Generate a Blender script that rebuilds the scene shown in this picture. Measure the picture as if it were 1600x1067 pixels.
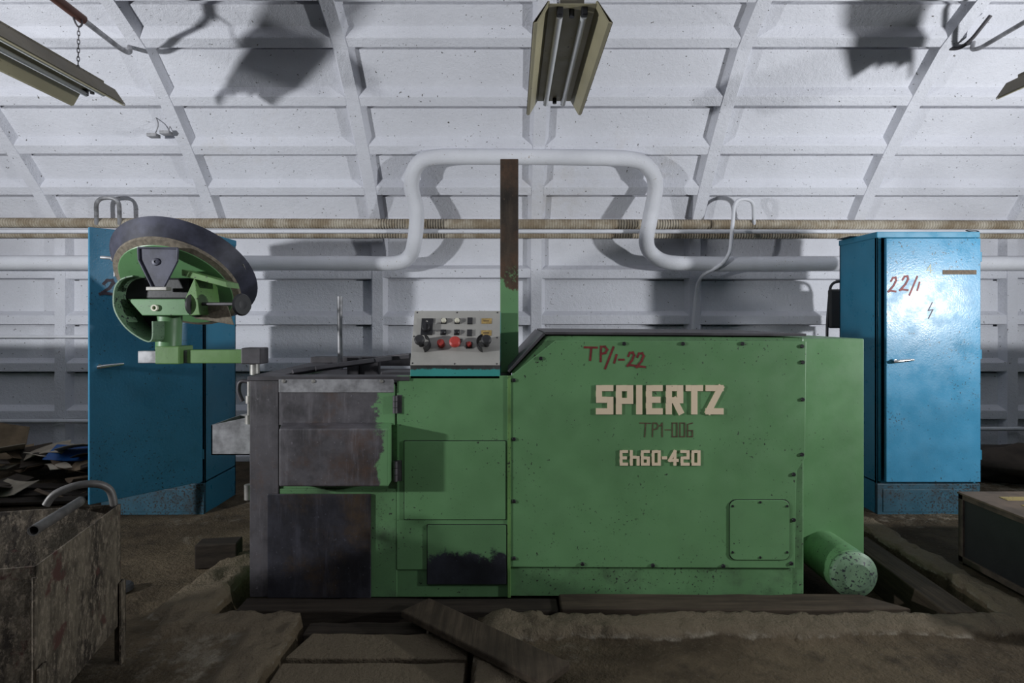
import bpy, math, random
from mathutils import Vector, Matrix, noise as mnoise

for o in list(bpy.data.objects):
    bpy.data.objects.remove(o, do_unlink=True)
S = bpy.context.scene
C = S.collection
V = Vector

# ------------------------------------------------------------------ camera
F, HZ, H = 900.0, 497.0, 1.26          # focal length (px), horizon row, eye height
cam_d = bpy.data.cameras.new('camera')
cam = bpy.data.objects.new('camera', cam_d)
C.objects.link(cam)
cam.location = (0, 0, H)
cam.rotation_euler = (math.pi / 2, 0, 0)
cam_d.sensor_width = 36.0
cam_d.lens = F / 1600 * 36
cam_d.shift_y = -(533.5 - HZ) / 1600
cam_d.clip_start = 0.05
S.camera = cam

# ------------------------------------------------------------------ world, lamps, exposure
S.view_settings.view_transform = 'Standard'
S.view_settings.look = 'None'
S.view_settings.gamma = 1
S.view_settings.use_curve_mapping = False
S.view_settings.exposure = 0.0
w = bpy.data.worlds.new('world')
S.world = w
w.use_nodes = True
w.node_tree.nodes['Background'].inputs[0].default_value = (0.6, 0.65, 0.75, 1)
w.node_tree.nodes['Background'].inputs[1].default_value = 0.05

def lamp(name, loc, aim, energy, size, col):
    l = bpy.data.lights.new(name, 'AREA')
    l.shape = 'DISK'
    l.size = size
    l.energy = energy
    l.color = col
    o = bpy.data.objects.new(name, l)
    C.objects.link(o)
    o.location = loc
    o.rotation_euler = V(aim).to_track_quat('-Z', 'Y').to_euler()
    return o
# two work lamps on stands, one to each side of the photographer, turned inwards and up
lamp('work_lamp_right', (4.1, 1.5, 1.42), (-.72, .50, .42), 124, .16, (.955, 0.975, 1.0))
lamp('work_lamp_left', (-4.3, 0.65, 1.50), (.67, .56, .44), 150, .16, (.955, 0.975, 1.0))

# ------------------------------------------------------------------ helpers
def at(px, py, Y):
    return V(((px - 800) / F * Y, Y, H + (HZ - py) / F * Y))

def rot_to(d):
    return V((0, 0, 1)).rotation_difference(V(d).normalized()).to_matrix()

class MB:
    def __init__(s):
        s.v, s.f, s.sm = [], [], []
    def add(s, vs, fs, smooth=False):
        b = len(s.v)
        s.v += [V(p) for p in vs]
        for f in fs:
            s.f.append([b + i for i in f])
            s.sm.append(smooth)
        return s
    def hexa(s, p):      # 8 points: bottom ring 0-3, top ring 4-7
        return s.add(p, [(3, 2, 1, 0), (4, 5, 6, 7), (0, 1, 5, 4), (1, 2, 6, 5), (2, 3, 7, 6), (3, 0, 4, 7)])
    def box(s, lo, hi, m=None, o=(0, 0, 0)):
        (a, b, c), (d, e, f) = lo, hi
        p = [V(q) for q in ((a, b, c), (d, b, c), (d, e, c), (a, e, c), (a, b, f), (d, b, f), (d, e, f), (a, e, f))]
        if m is not None:
            p = [m @ q + V(o) for q in p]
        return s.hexa(p)
    def prism(s, poly, y0, y1):     # poly: (x, z) outline extruded along y
        n = len(poly)
        a = [V((x, y0, z)) for x, z in poly]
        b = [V((x, y1, z)) for x, z in poly]
        s.add(a + b, [list(range(n)), list(range(2 * n - 1, n - 1, -1))] +
              [(i, n + i, n + (i + 1) % n, (i + 1) % n) for i in range(n)])
        return s
    def tube(s, pts, r, n=12, caps=True, closed=False):
        pts = [V(p) for p in pts]
        rs = r if isinstance(r, (list, tuple)) else [r] * len(pts)
        N = len(pts)
        rings, ref = [], None
        for i in range(N):
            if closed:
                t = pts[(i + 1) % N] - pts[i - 1]
            else:
                t = pts[min(i + 1, N - 1)] - pts[max(i - 1, 0)]
            t.normalize()
            if ref is None:
                ref = t.orthogonal().normalized()
            ref = (ref - t * ref.dot(t)).normalized()
            bn = t.cross(ref)
            rings.append([pts[i] + (ref * math.cos(2 * math.pi * k / n) + bn * math.sin(2 * math.pi * k / n)) * rs[i] for k in range(n)])
        vs = [p for rg in rings for p in rg]
        fs = []
        for i in range(N if closed else N - 1):
            j = (i + 1) % N
            for k in range(n):
                fs.append((i * n + k, i * n + (k + 1) % n, j * n + (k + 1) % n, j * n + k))
        s.add(vs, fs, True)
        if caps and not closed:
            s.add(rings[0], [list(range(n - 1, -1, -1))])
            s.add(rings[-1], [list(range(n))])
        return s
    def lathe(s, prof, o, axis, n=48, flat=False):   # prof: (radius, height) along axis
        m = rot_to(axis)
        o = V(o)
        for i in range(len(prof) - 1):
            (r0, h0), (r1, h1) = prof[i], prof[i + 1]
            a = [o + m @ V((r0 * math.cos(2 * math.pi * k / n), r0 * math.sin(2 * math.pi * k / n), h0)) for k in range(n)]
            b = [o + m @ V((r1 * math.cos(2 * math.pi * k / n), r1 * math.sin(2 * math.pi * k / n), h1)) for k in range(n)]
            if r0 < 1e-6:
                s.add([a[0]] + b, [(0, 1 + k, 1 + (k + 1) % n) for k in range(n)], not flat)
            elif r1 < 1e-6:
                s.add(a + [b[0]], [(k, (k + 1) % n, n) for k in range(n)], not flat)
            else:
                s.add(a + b, [(k, (k + 1) % n, n + (k + 1) % n, n + k) for k in range(n)], not flat)
        return s
    def cyl(s, a, b, r, n=20):
        return s.tube([a, b], r, n)
    def sheet(s, path, y0, y1, th):       # (x, z) path, swept along y, with thickness
        n = len(path)
        P = [V((x, 0, z)) for x, z in path]
        inn = []
        for i in range(n):
            t = (P[min(i + 1, n - 1)] - P[max(i - 1, 0)]).normalized()
            inn.append(P[i] + V((-t.z, 0, t.x)) * th)
        for i in range(n - 1):
            a, b, c, d = P[i], P[i + 1], inn[i + 1], inn[i]
            s.hexa([V((q.x, y0, q.z)) for q in (a, b, c, d)] + [V((q.x, y1, q.z)) for q in (a, b, c, d)])
        return s
    def build(s, name, mat, parent=None, bev=0, seg=2, kind=None, origin=None):
        off = V((0, 0, 0))
        q = parent
        while q is not None:
            off += q.location
            q = q.parent
        loc = V((0, 0, 0)) if origin is None else V(origin) - off
        off = off + loc
        me = bpy.data.meshes.new(name)
        me.from_pydata([tuple(p - off) for p in s.v], [], s.f)
        me.validate()
        for p, sm in zip(me.polygons, s.sm):
            p.use_smooth = sm
        me.materials.append(M[mat] if isinstance(mat, str) else mat)
        o = bpy.data.objects.new(name, me)
        C.objects.link(o)
        o.location = loc
        if parent is not None:
            o.parent = parent
        if bev:
            b = o.modifiers.new('bevel', 'BEVEL')
            b.width = bev
            b.segments = seg
            b.limit_method = 'ANGLE'
            b.angle_limit = math.radians(40)
        if kind:
            o['kind'] = kind
        return o

def tag(o, label, cat, group=None):
    o['label'] = label
    o['category'] = cat
    if group:
        o['group'] = group
    return o

def thing(name, label, cat, loc, group=None):
    o = bpy.data.objects.new(name, None)
    C.objects.link(o)
    o.empty_display_size = 0.1
    o.location = loc
    return tag(o, label, cat, group)

def copy_to(src, loc, parent):
    c = src.copy()
    C.objects.link(c)
    off = V((0, 0, 0))
    q = parent
    while q is not None:
        off += q.location
        q = q.parent
    c.location = V(loc) - off
    c.parent = parent
    return c

def smooth_path(pts, sub=8):
    pts = [V(p) for p in pts]
    out = []
    n = len(pts)
    for i in range(n - 1):
        p0, p1, p2, p3 = pts[max(i - 1, 0)], pts[i], pts[i + 1], pts[min(i + 2, n - 1)]
        for k in range(sub):
            t = k / sub
            out.append(0.5 * ((2 * p1) + (p2 - p0) * t + (2 * p0 - 5 * p1 + 4 * p2 - p3) * t * t + (3 * p1 - p0 - 3 * p2 + p3) * t ** 3))
    out.append(pts[-1])
    return out

def round_path(pts, r, k=6):       # polyline with rounded corners
    pts = [V(p) for p in pts]
    out = [pts[0]]
    for i in range(1, len(pts) - 1):
        a, b, c = pts[i - 1], pts[i], pts[i + 1]
        d0, d1 = (a - b), (c - b)
        rr = min(r, d0.length * .49, d1.length * .49)
        p, q = b + d0.normalized() * rr, b + d1.normalized() * rr
        for j in range(k + 1):
            t = j / k
            out.append((1 - t) ** 2 * p + 2 * t * (1 - t) * b + t * t * q)
    out.append(pts[-1])
    return out

# ------------------------------------------------------------------ materials
M = {}
class NT:
    def __init__(s, name):
        s.m = bpy.data.materials.new(name)
        s.m.use_nodes = True
        s.t = s.m.node_tree
        s.b = s.t.nodes['Principled BSDF']
        s.co = s.n('ShaderNodeTexCoord').outputs['Object']
        M[name] = s.m
    def n(s, typ, **kw):
        x = s.t.nodes.new(typ)
        for k, v in kw.items():
            setattr(x, k, v)
        return x
    def l(s, a, b):
        s.t.links.new(a, b)
    def noise(s, scale, detail=4, rough=.6, stretch=None, dist=0):
        x = s.n('ShaderNodeTexNoise')
        x.inputs['Scale'].default_value = scale
        x.inputs['Detail'].default_value = detail
        x.inputs['Roughness'].default_value = rough
        x.inputs['Distortion'].default_value = dist
        src = s.co
        if stretch:
            mp = s.n('ShaderNodeMapping')
            mp.inputs['Scale'].default_value = stretch
            s.l(s.co, mp.inputs[0])
            src = mp.outputs[0]
        s.l(src, x.inputs['Vector'])
        return x.outputs['Fac']
    def ramp(s, fac, a, b, va=0.0, vb=1.0):
        x = s.n('ShaderNodeMapRange')
        x.interpolation_type = 'SMOOTHSTEP'
        for i, val in ((1, a), (2, b), (3, va), (4, vb)):
            x.inputs[i].default_value = val
        s.l(fac, x.inputs[0])
        return x.outputs[0]
    def math(s, op, a, b):
        x = s.n('ShaderNodeMath', operation=op)
        for i, q in enumerate((a, b)):
            if isinstance(q, (int, float)):
                x.inputs[i].default_value = q
            else:
                s.l(q, x.inputs[i])
        return x.outputs[0]
    def mix(s, fac, a, b):
        x = s.n('ShaderNodeMix', data_type='RGBA')
        for i, q in ((0, fac), (6, a), (7, b)):
            if isinstance(q, tuple):
                x.inputs[i].default_value = (*q, 1) if len(q) == 3 else q
            elif isinstance(q, (int, float)):
                x.inputs[i].default_value = q
            else:
                s.l(q, x.inputs[i])
        return x.outputs[2]
    def axis(s, k):
        x = s.n('ShaderNodeSeparateXYZ')
        s.l(s.co, x.inputs[0])
        return x.outputs[k]
    def bump(s, h, strength=.3, dist=.01):
        x = s.n('ShaderNodeBump')
        x.inputs['Strength'].default_value = strength
        x.inputs['Distance'].default_value = dist
        s.l(h, x.inputs['Height'])
        s.l(x.outputs[0], s.b.inputs['Normal'])
    def out(s, col, rough=.6, metal=0.0, spec=.5):
        for key, q in (('Base Color', col), ('Roughness', rough), ('Metallic', metal), ('Specular IOR Level', spec)):
            i = s.b.inputs[key]
            if isinstance(q, tuple):
                i.default_value = (*q, 1)
            elif isinstance(q, (int, float)):
                i.default_value = q
            else:
                s.l(q, i)
        return s.m

def dk(c, k):
    return tuple(x * k for x in c)

def paint(name, base, rough=.45, var=.18, chip=(.03, .03, .028), chips=.70, dirt=.0, bump=.05, spec=.5):
    t = NT(name)
    c = t.mix(t.ramp(t.noise(2.2, 3), .3, .7), dk(base, 1 - var), dk(base, 1 + var * .6))
    if dirt:
        c = t.mix(t.math('MULTIPLY', t.ramp(t.noise(5, 6, .7), .45, .75), dirt), c, dk(chip, 1.4))
    if chips:
        big = t.ramp(t.noise(3.1, 3), .35, .65, -.05, .05)
        c = t.mix(t.ramp(t.math('ADD', t.noise(75, 3, .65), big), chips, chips + .03), c, chip)
    t.bump(t.noise(90, 3), bump, .004)
    return t.out(c, t.ramp(t.noise(9, 4), .3, .7, rough - .07, rough + .1), 0, spec)

def plain(name, base, rough=.6, metal=0.0, var=.12, scale=14, bump=.08):
    t = NT(name)
    c = t.mix(t.ramp(t.noise(scale, 4), .3, .7), dk(base, 1 - var), dk(base, 1 + var))
    t.bump(t.noise(scale * 5, 3), bump, .004)
    return t.out(c, rough, metal)

def concrete(name, base, specks=.70):
    t = NT(name)
    c = t.mix(t.ramp(t.noise(1.3, 5), .3, .7), dk(base, .90), base)
    c = t.mix(t.math('MULTIPLY', t.ramp(t.noise(.9, 5, .7), .6, .8), .35), c, (.42, .36, .26))
    c = t.mix(t.ramp(t.noise(48, 2, .5), specks, specks + .05), c, (.10, .095, .085))
    h = t.math('ADD', t.noise(28, 5, .65), t.math('MULTIPLY', t.noise(120, 2), .4))
    t.bump(h, .6, .014)
    return t.out(c, .85, 0, .25)

def worn(name, cola, colb, ax, edge, soft, amp, rough=.5, rust=None, flip=False):
    """colb bare metal on the low side of `edge` along axis, ragged border, paint on the other"""
    t = NT(name)
    n = t.math('SUBTRACT', t.noise(9, 6, .72), .5)
    f = t.math('ADD', t.axis(ax), t.math('MULTIPLY', n, amp))
    f = t.ramp(f, edge - soft, edge + soft, 1.0 if flip else 0.0, 0.0 if flip else 1.0)
    bm = t.mix(t.ramp(t.noise(4, 5, .7), .3, .7), dk(colb, .42), dk(colb, 1.45))
    if rust:
        bm = t.mix(t.math('MULTIPLY', t.ramp(t.noise(2.3, 6, .75), .46, .68), .8), bm, rust)
        bm = t.mix(t.math('MULTIPLY', t.ramp(t.noise(2.2, 5, .7, (9, 9, 1.2)), .5, .72), .55), bm, dk(colb, 2.3))
    bm = t.mix(t.ramp(t.noise(70, 3), .64, .72), bm, dk(colb, 1.9))
    pa = t.mix(t.ramp(t.noise(2.2, 3), .3, .7), dk(cola, .85), dk(cola, 1.1))
    pa = t.mix(t.ramp(t.noise(55, 3, .65), .68, .71), pa, (.03, .03, .028))
    t.bump(t.noise(60, 4), .1, .004)
    return t.out(t.mix(f, bm, pa), rough, 0, .45)

GREEN = (.125, .270, .118)
STEEL = (.068, .064, .070)
RUST = (.105, .055, .03)
concrete('white_concrete', (.70, .71, .765))
concrete('white_panel', (.72, .73, .785), .70)
paint('green_paint', GREEN, .42, .12, chips=.685, dirt=.10)
paint('green_dirty', dk(GREEN, .92), .45, .2, chips=.65, dirt=.6)
paint('green_bright', (.135, .27, .085), .4, .25, chips=.64, dirt=.5)
paint('green_cap', (.17, .29, .17), .5, .25, (.02, .02, .03), .60, .6)
paint('blue_paint', (.030, .195, .315), .33, .12, (.02, .03, .035), .715)
paint('blue_door', (.050, .225, .375), .29, .14, (.03, .05, .06), .66, dirt=.15, bump=.14, spec=.30)
paint('blue_dark', (.016, .075, .115), .55, .4, (.012, .013, .014), .58, dirt=.95)  # darker, heavily mottled blue for the plinths
paint('teal_paint', (.05, .27, .24), .45, .2, chips=.62)
paint('lamp_cream', (.34, .31, .20), .5, .15, (.05, .05, .04), .70)
paint('lamp_brown', (.13, .115, .085), .6, .3, (.03, .03, .03), .66)
paint('white_pipe', (.66, .67, .71), .7, .1, (.25, .18, .10), .70, bump=.5)
paint('cream_letter', (.74, .60, .43), .55, .05, (.12, .10, .07), .73)
paint('panel_grey', (.40, .39, .36), .5, .12, (.1, .1, .1), .74, dirt=.25)
plain('red_mark', (.16, .018, .018), .6, 0, .3, 40)
plain('dark_mark', (.055, .04, .055), .6, 0, .4, 40)
plain('brown_mark', (.085, .055, .03), .7, 0, .35, 60)
plain('pale_mark', (.45, .47, .36), .7)
plain('black', (.012, .012, .014), .45)
plain('black_rubber', (.02, .02, .022), .6)
plain('steel_dark', STEEL, .5, .3, .35, 6)
plain('steel_blue', (.042, .044, .066), .5, .2, .45, 9)
plain('steel_light', (.30, .29, .27), .45, .5, .3, 16)
plain('chrome', (.75, .75, .75), .2, 1.0, .05)
plain('dull_pipe', (.11, .105, .10), .5, .3, .35, 14)
plain('galvanised', (.27, .27, .28), .5, .35, .4, 14)
plain('felt_band', (.17, .145, .11), .9, 0, .3, 50, .3)
plain('red_button', (.45, .045, .035), .45)
plain('white_button', (.62, .60, .48), .4)
plain('brass_plate', (.42, .29, .10), .5, .2, .25, 60)
plain('glass_tube', (.62, .64, .66), .2, 0, .04)
plain('cardboard_a', (.14, .095, .058), .85, 0, .3, 6)
plain('cardboard_b', (.24, .175, .11), .85, 0, .3, 5)
plain('cardboard_c', (.04, .029, .02), .9, 0, .4, 5)
plain('cardboard_d', (.36, .31, .24), .85, 0, .25, 5)
plain('blue_plastic', (.015, .09, .30), .5)
worn('block_face', GREEN, STEEL, 0, 9, .01, .1, .5, RUST)
worn('door_worn', dk(GREEN, 1.05), dk(STEEL, 1.15), 0, -.605, .012, .34, .5, dk(RUST, .8))
worn('guard_worn', dk(GREEN, 1.05), dk(STEEL, 1.2), 0, -.578, .012, .24, .5, dk(RUST, .8))
worn('column_worn', GREEN, (.035, .026, .018), 2, 1.45, .02, .5, .6, RUST, True)
worn('skirt_teal', (.045, .30, .27), (.05, .05, .05), 2, 1.028, .004, .05, .5, None, True)
worn('small_panel', dk(GREEN, .8), (.02, .022, .03), 2, .20, .02, .30, .5)
worn('dark_panel', GREEN, (.028, .028, .036), 0, 9, .01, .1, .45, (.07, .045, .025))

def rope_mat():
    t = NT('rope_lagging')
    wv = t.n('ShaderNodeTexWave')
    wv.bands_direction = 'X'
    wv.inputs['Scale'].default_value = 14
    wv.inputs['Distortion'].default_value = 1.5
    wv.inputs['Detail'].default_value = 2
    t.l(t.co, wv.inputs['Vector'])
    c = t.mix(t.ramp(t.noise(5, 5, .7), .35, .7), (.30, .24, .165), (.62, .57, .47))
    c = t.mix(t.math('MULTIPLY', wv.outputs['Fac'], .40), c, (.20, .155, .105))
    t.bump(wv.outputs['Fac'], .8, .01)
    t.out(c, .9, 0, .2)
rope_mat()

def tank_mat():
    t = NT('tank_rust')
    c = t.mix(t.ramp(t.noise(4, 7, .78, (2.2, 2.2, .9)), .36, .64), (.018, .013, .010), (.13, .108, .078))
    c = t.mix(t.ramp(t.noise(3, 4), .5, .7), c, (.045, .038, .026))
    c = t.mix(t.ramp(t.noise(34, 8, .85, (1.5, 1.5, .8)), .50, .60), c, (.20, .165, .125))
    c = t.mix(t.ramp(t.noise(11, 5), .60, .68), c, (.065, .03, .024))
    t.bump(t.noise(45, 5, .7), .5, .006)
    t.out(c, .75, .1, .35)
tank_mat()

def wood_mat(name, base, ax):
    t = NT(name)
    st = (1.2, 22, 22) if ax == 0 else (22, 1.2, 22)
    c = t.mix(t.ramp(t.noise(1.6, 6, .7, st), .3, .7), dk(base, .55), dk(base, 1.3))
    c = t.mix(t.math('MULTIPLY', t.ramp(t.noise(3, 5, .7), .45, .7), .6), c, dk(base, .45))
    t.bump(t.noise(3, 5, .7, st), .35, .006)
    t.out(c, .85, 0, .25)
wood_mat('wood_x', (.06, .045, .031), 0)
wood_mat('wood_y', (.06, .045, .031), 1)
wood_mat('wood_dark', (.03, .023, .017), 0)

def floor_mat():
    t = NT('dirt_floor')
    c = t.mix(t.ramp(t.noise(1.1, 7, .68), .32, .68), (.030, .021, .012), (.128, .098, .062))
    c = t.mix(t.math('MULTIPLY', t.ramp(t.noise(4.5, 6, .7), .5, .72), .7), c, (.020, .015, .011))
    c = t.mix(t.ramp(t.noise(60, 4, .7), .60, .72), c, (.11, .095, .075))
    z = t.axis(2)
    edge = t.math('MULTIPLY', t.ramp(t.math('ADD', z, t.math('MULTIPLY', t.noise(18, 5, .7), .014)), .010, .016), t.ramp(t.noise(13, 6, .75), .42, .62))
    c = t.mix(edge, c, (.21, .185, .145))
    c = t.mix(t.ramp(t.math('ADD', z, t.math('MULTIPLY', t.noise(25, 4), .02)), .014, .032), c, (.135, .108, .074))
    t.bump(t.math('ADD', t.noise(14, 6, .7), t.math('MULTIPLY', t.noise(70, 4), .45)), .9, .025)
    t.out(c, .9, 0, .2)
floor_mat()

# ------------------------------------------------------------------ the hall
RIBX = [0.2125 + 1.391 * k for k in range(-5, 6)]
prof = [V((5.05, 0)), V((5.05, 2.0)), V((4.83, 2.285)), V((4.58, 2.558)), V((4.30, 2.836)), V((3.97, 3.121)),
        V((3.67, 3.27)), V((3.29, 3.42)), V((2.90, 3.55)), V((2.4, 3.68)), V((1.8, 3.79)), V((1.0, 3.87)), V((0, 3.90))]
cum = [0.0]
for a, b in zip(prof, prof[1:]):
    cum.append(cum[-1] + (b - a).length)
def P(s):           # rib face line: position and inward normal at arc length s
    s = max(0.0, min(cum[-1], s))
    i = max(k for k in range(len(cum) - 1) if cum[k] <= s + 1e-9)
    t = (s - cum[i]) / (cum[i + 1] - cum[i])
    p = prof[i].lerp(prof[i + 1], t)
    d = (prof[i + 1] - prof[i]).normalized()
    return p, V((-d.y, d.x))
DEP = .06
def Q(s, d):        # d: height above panel surface, into the room
    e = .12
    (p, n0), (_, n1), (_, n2) = P(s), P(s - e), P(s + e)
    n = (n0 + n1 + n2).normalized()
    return p + n * (d - DEP)

wb = MB()
L, R = -7.6, 7.6
wb.box((L, 5.16, 0), (R, 5.25, 2.02))
wall_back = wb.build('wall_back', 'white_concrete', kind='structure')
cb = MB()
ss = [2.0 + i * (cum[-1] - 2.0) / 40 for i in range(41)]
inner = [Q(s, -.05) for s in ss]
inner = [V((p.x, p.y)) for p in inner]
ring = inner + [V((-p.x, p.y)) for p in reversed(inner[:-1])]
for a, b in zip(ring, ring[1:]):
    d = (b - a).normalized()
    n = V((d.y, -d.x)) * .12
    cb.hexa([V((x, q.x, q.y)) for x in (L, R) for q in (a, b, b + n, a + n)])
ceiling = cb.build('ceiling', 'white_concrete', kind='structure')
MB().box((L, -5.25, 0), (R, -5.13, 2.05)).build('wall_front', 'white_concrete', kind='structure')
for nm, x0 in (('wall_left', L - .12), ('wall_right', R)):
    MB().box((x0, -5.25, 0), (x0 + .12, 5.25, 4.05)).build(nm, 'white_concrete', kind='structure')

rows_w = [-.04, .37, .785, 1.20, 1.605]
rows_c = [cum[1], cum[2], cum[3], cum[4], cum[5], cum[6], cum[7], cum[8]]
rows = rows_w + rows_c
def strip(sec, xs, nseg):
    """extrude an (s, d) section polygon along x"""
    m = MB()
    n = len(sec)
    vs = []
    for x in xs:
        for s_, d_ in sec:
            q = Q(s_, d_)
            vs.append(V((x, q.x, q.y)))
    fs = [list(range(n)), list(range(2 * n - 1, n - 1, -1))] + [(i, n + i, n + (i + 1) % n, (i + 1) % n) for i in range(n)]
    m.add(vs, fs)
    return m
for k in range(len(RIBX) - 1):
    xa, xb = RIBX[k], RIBX[k + 1]
    if xb < -5.2 or xa > 5.2:
        continue
    for r in range(len(rows)):
        s0 = rows[r]
        par = wall_back if r < len(rows_w) else ceiling
        jit = random.Random(k * 31 + r).uniform(-.006, .006)
        strip([(s0 + jit, -.01), (s0 + jit + .004, DEP), (s0 + .082 + jit, DEP), (s0 + .13, -.01)], (xa, xb), 1).build('cross_rib', 'white_concrete', par, bev=.006)
        if r + 1 < len(rows):
            a, b = s0 + .05, rows[r + 1] - (.014 if r + 1 < len(rows_w) + 1 else .041 if r + 1 < len(rows_w) + 5 else .056)
            m = MB()
            N = 4
            top = [Q(a + (b - a) * i / N, 0) for i in range(N + 1)]
            bot = [Q(a + (b - a) * i / N, -.047) for i in range(N + 1)]
            for i in range(N):
                m.hexa([V((x, q.x, q.y)) for x in (xa + .01, xb - .01) for q in (top[i], top[i + 1], bot[i + 1], bot[i])])
            m.build('coffer_panel', 'white_panel', wall_back if s0 < 1.9 else ceiling)
for k, x in enumerate(RIBX):
    if abs(x) > 5.3:
        continue
    for par, s0, s1, N in ((wall_back, 0.0, 2.0, 1), (ceiling, 2.0, rows[-1], 28)):
        m = MB()
        for i in range(N):
            a, b = s0 + (s1 - s0) * i / N, s0 + (s1 - s0) * (i + 1) / N
            sec = [(-.080, -.01), (-.046, DEP + .005), (.046, DEP + .005), (.080, -.01)]
            pa = [V((x + dx, Q(a, d).x, Q(a, d).y)) for dx, d in sec]
            pb = [V((x + dx, Q(b, d).x, Q(b, d).y)) for dx, d in sec]
            m.hexa(pa + pb)
        m.build('arch_rib', 'white_concrete', par)

# floor: relief with the machine pit, its broken concrete lip and the slab trench
def nz(x, y, s, seed=0):
    return mnoise.fractal(V((x * s, y * s, seed)), 1.0, 2.0, 5)
def sstep(e0, e1, x):
    t = max(0, min(1, (x - e0) / (e1 - e0)))
    return t * t * (3 - 2 * t)
def inrect(x, y, x0, x1, y0, y1, soft=.03):
    return sstep(x0 - soft, x0 + soft, x) * sstep(-x1 - soft, -x1 + soft, -x) * sstep(y0 - soft, y0 + soft, y) * sstep(-y1 - soft, -y1 + soft, -y)
def floor_z(x, y):
    wob = .022 * nz(x, y, 3.5, 3)
    wx, wy = x + wob + .012 * nz(x, y, 14, 4), y + .03 * nz(x, y, 3, 7) + .012 * nz(x, y, 14, 9)
    h = .010 * nz(x, y, 1.2, 1) + .004 * nz(x, y, 6, 2)
    lip = inrect(wx, wy, -.10, 2.6, 2.27, 2.43, .02) * .030
    lip = max(lip, inrect(wx, wy, -1.50, -1.27, 2.42, 3.0, .03) * .045)
    lip = max(lip, inrect(wx, wy, -1.42, -.86, 2.28, 2.42, .02) * .032)
    lip = max(lip, inrect(wx, wy, -1.05, -.86, 1.7, 2.30, .03) * .022)
    lip = max(lip, inrect(wx, wy, -.15, .05, 1.7, 2.35, .03) * .02)
    lip = max(lip, inrect(wx, wy, 2.06, 2.22, 2.4, 3.6, .03) * .03)
    h += lip * (1 + .45 * nz(x, y, 9, 5)) + (.012 * nz(x, y, 16, 8) if lip > .004 else 0)
    pit = inrect(wx, wy, -1.26, 2.06, 2.43, 3.62, .012)
    h = h * (1 - pit) + pit * -.16
    tr = inrect(wx, wy, -.86, -.15, 1.6, 2.45, .012)
    h = h * (1 - tr) + tr * -.16
    return h
fx0, fx1, fy0, fy1, st = -4.8, 4.8, 1.7, 5.17, .019
nx, ny = int((fx1 - fx0) / st), int((fy1 - fy0) / st)
fm = MB()
vs = []
for j in range(ny + 1):
    for i in range(nx + 1):
        x, y = fx0 + (fx1 - fx0) * i / nx, fy0 + (fy1 - fy0) * j / ny
        vs.append((x, y, floor_z(x, y)))
fm.add(vs, [(j * (nx + 1) + i, j * (nx + 1) + i + 1, (j + 1) * (nx + 1) + i + 1, (j + 1) * (nx + 1) + i) for j in range(ny) for i in range(nx)], True)
for a, b, c, d in ((L, -5.2, R, fy0 + .005), (L, fy0, fx0 + .01, 5.2), (fx1 - .01, fy0, R, 5.2)):
    fm.add([(a, b, -.004), (c, b, -.004), (c, d, -.004), (a, d, -.004)], [(0, 1, 2, 3)])
floor = fm.build('floor', 'dirt_floor', kind='structure')

# ------------------------------------------------------------------ lettering (strokes on a unit cell: x 0-1, z 0-1)
GL = {
 'S': [[(1, 1), (0, 1), (0, .5), (1, .5), (1, 0), (0, 0)]], 'P': [[(0, 0), (0, 1), (1, 1), (1, .45), (0, .45)]],
 'I': [[(.5, 0), (.5, 1)]], 'E': [[(1, 1), (0, 1), (0, 0), (1, 0)], [(0, .5), (.8, .5)]],
 'R': [[(0, 0), (0, 1), (1, 1), (1, .48), (0, .48)], [(.5, .48), (1, 0)]], 'T': [[(0, 1), (1, 1)], [(.5, 1), (.5, 0)]],
 'Z': [[(0, 1), (1, 1), (0, 0), (1, 0)]], 'h': [[(0, 1), (0, 0)], [(0, .55), (1, .55), (1, 0)]],
 '6': [[(1, 1), (0, 1), (0, 0), (1, 0), (1, .5), (0, .5)]], '0': [[(0, 0), (0, 1), (1, 1), (1, 0), (0, 0)]],
 '-': [[(0, .5), (1, .5)]], '4': [[(.7, 0), (.7, 1), (0, .3), (1, .3)]], '2': [[(0, 1), (1, 1), (1, .5), (0, .5), (0, 0), (1, 0)]],
 't': [[(0, 1), (1, .98)], [(.55, .98), (.45, 0)]], 'p': [[(.2, 0), (.25, 1), (.7, 1), (.95, .8), (.75, .58), (.25, .5)]],
 '/': [[(1, 1), (0, 0)]], '1': [[(.8, 1), (.2, 0)]], 'l': [[(.2, .8), (.5, 1), (.5, 0)]],
 'z': [[(.1, .75), (.3, .97), (.7, 1), (.85, .8), (.6, .45), (0, .05), (.3, .1), (1, .05)]],
 'f': [[(.6, 1), (0, .3), (1, .35)], [(.65, .7), (.6, 0)]], 'o': [[(.2, 0), (.2, 1), (.8, 1), (.8, 0), (.2, 0)]],
 's': [[(.8, 1), (.2, .9), (.2, 0), (.8, 0), (.8, .45), (.2, .45)]],
 'b': [[(.75, 1), (.1, .5), (.85, .55), (.15, 0)]],
}
def stroke(m, a, b, wd, y, th, ux=V((1, 0, 0)), uy=V((0, -1, 0)), org=V((0, 0, 0)), ext=True):
    a, b = V((a[0], a[1])), V((b[0], b[1]))
    d = (b - a).normalized()
    n = V((-d.y, d.x)) * wd / 2
    if ext:
        a, b = a - d * wd / 2, b + d * wd / 2
    q = [a + n, a - n, b - n, b + n]
    lo = [org + ux * p.x + V((0, 0, p.y)) + uy * y for p in q]
    hi = [p + uy * th for p in lo]
    m.hexa(lo + hi)
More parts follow.
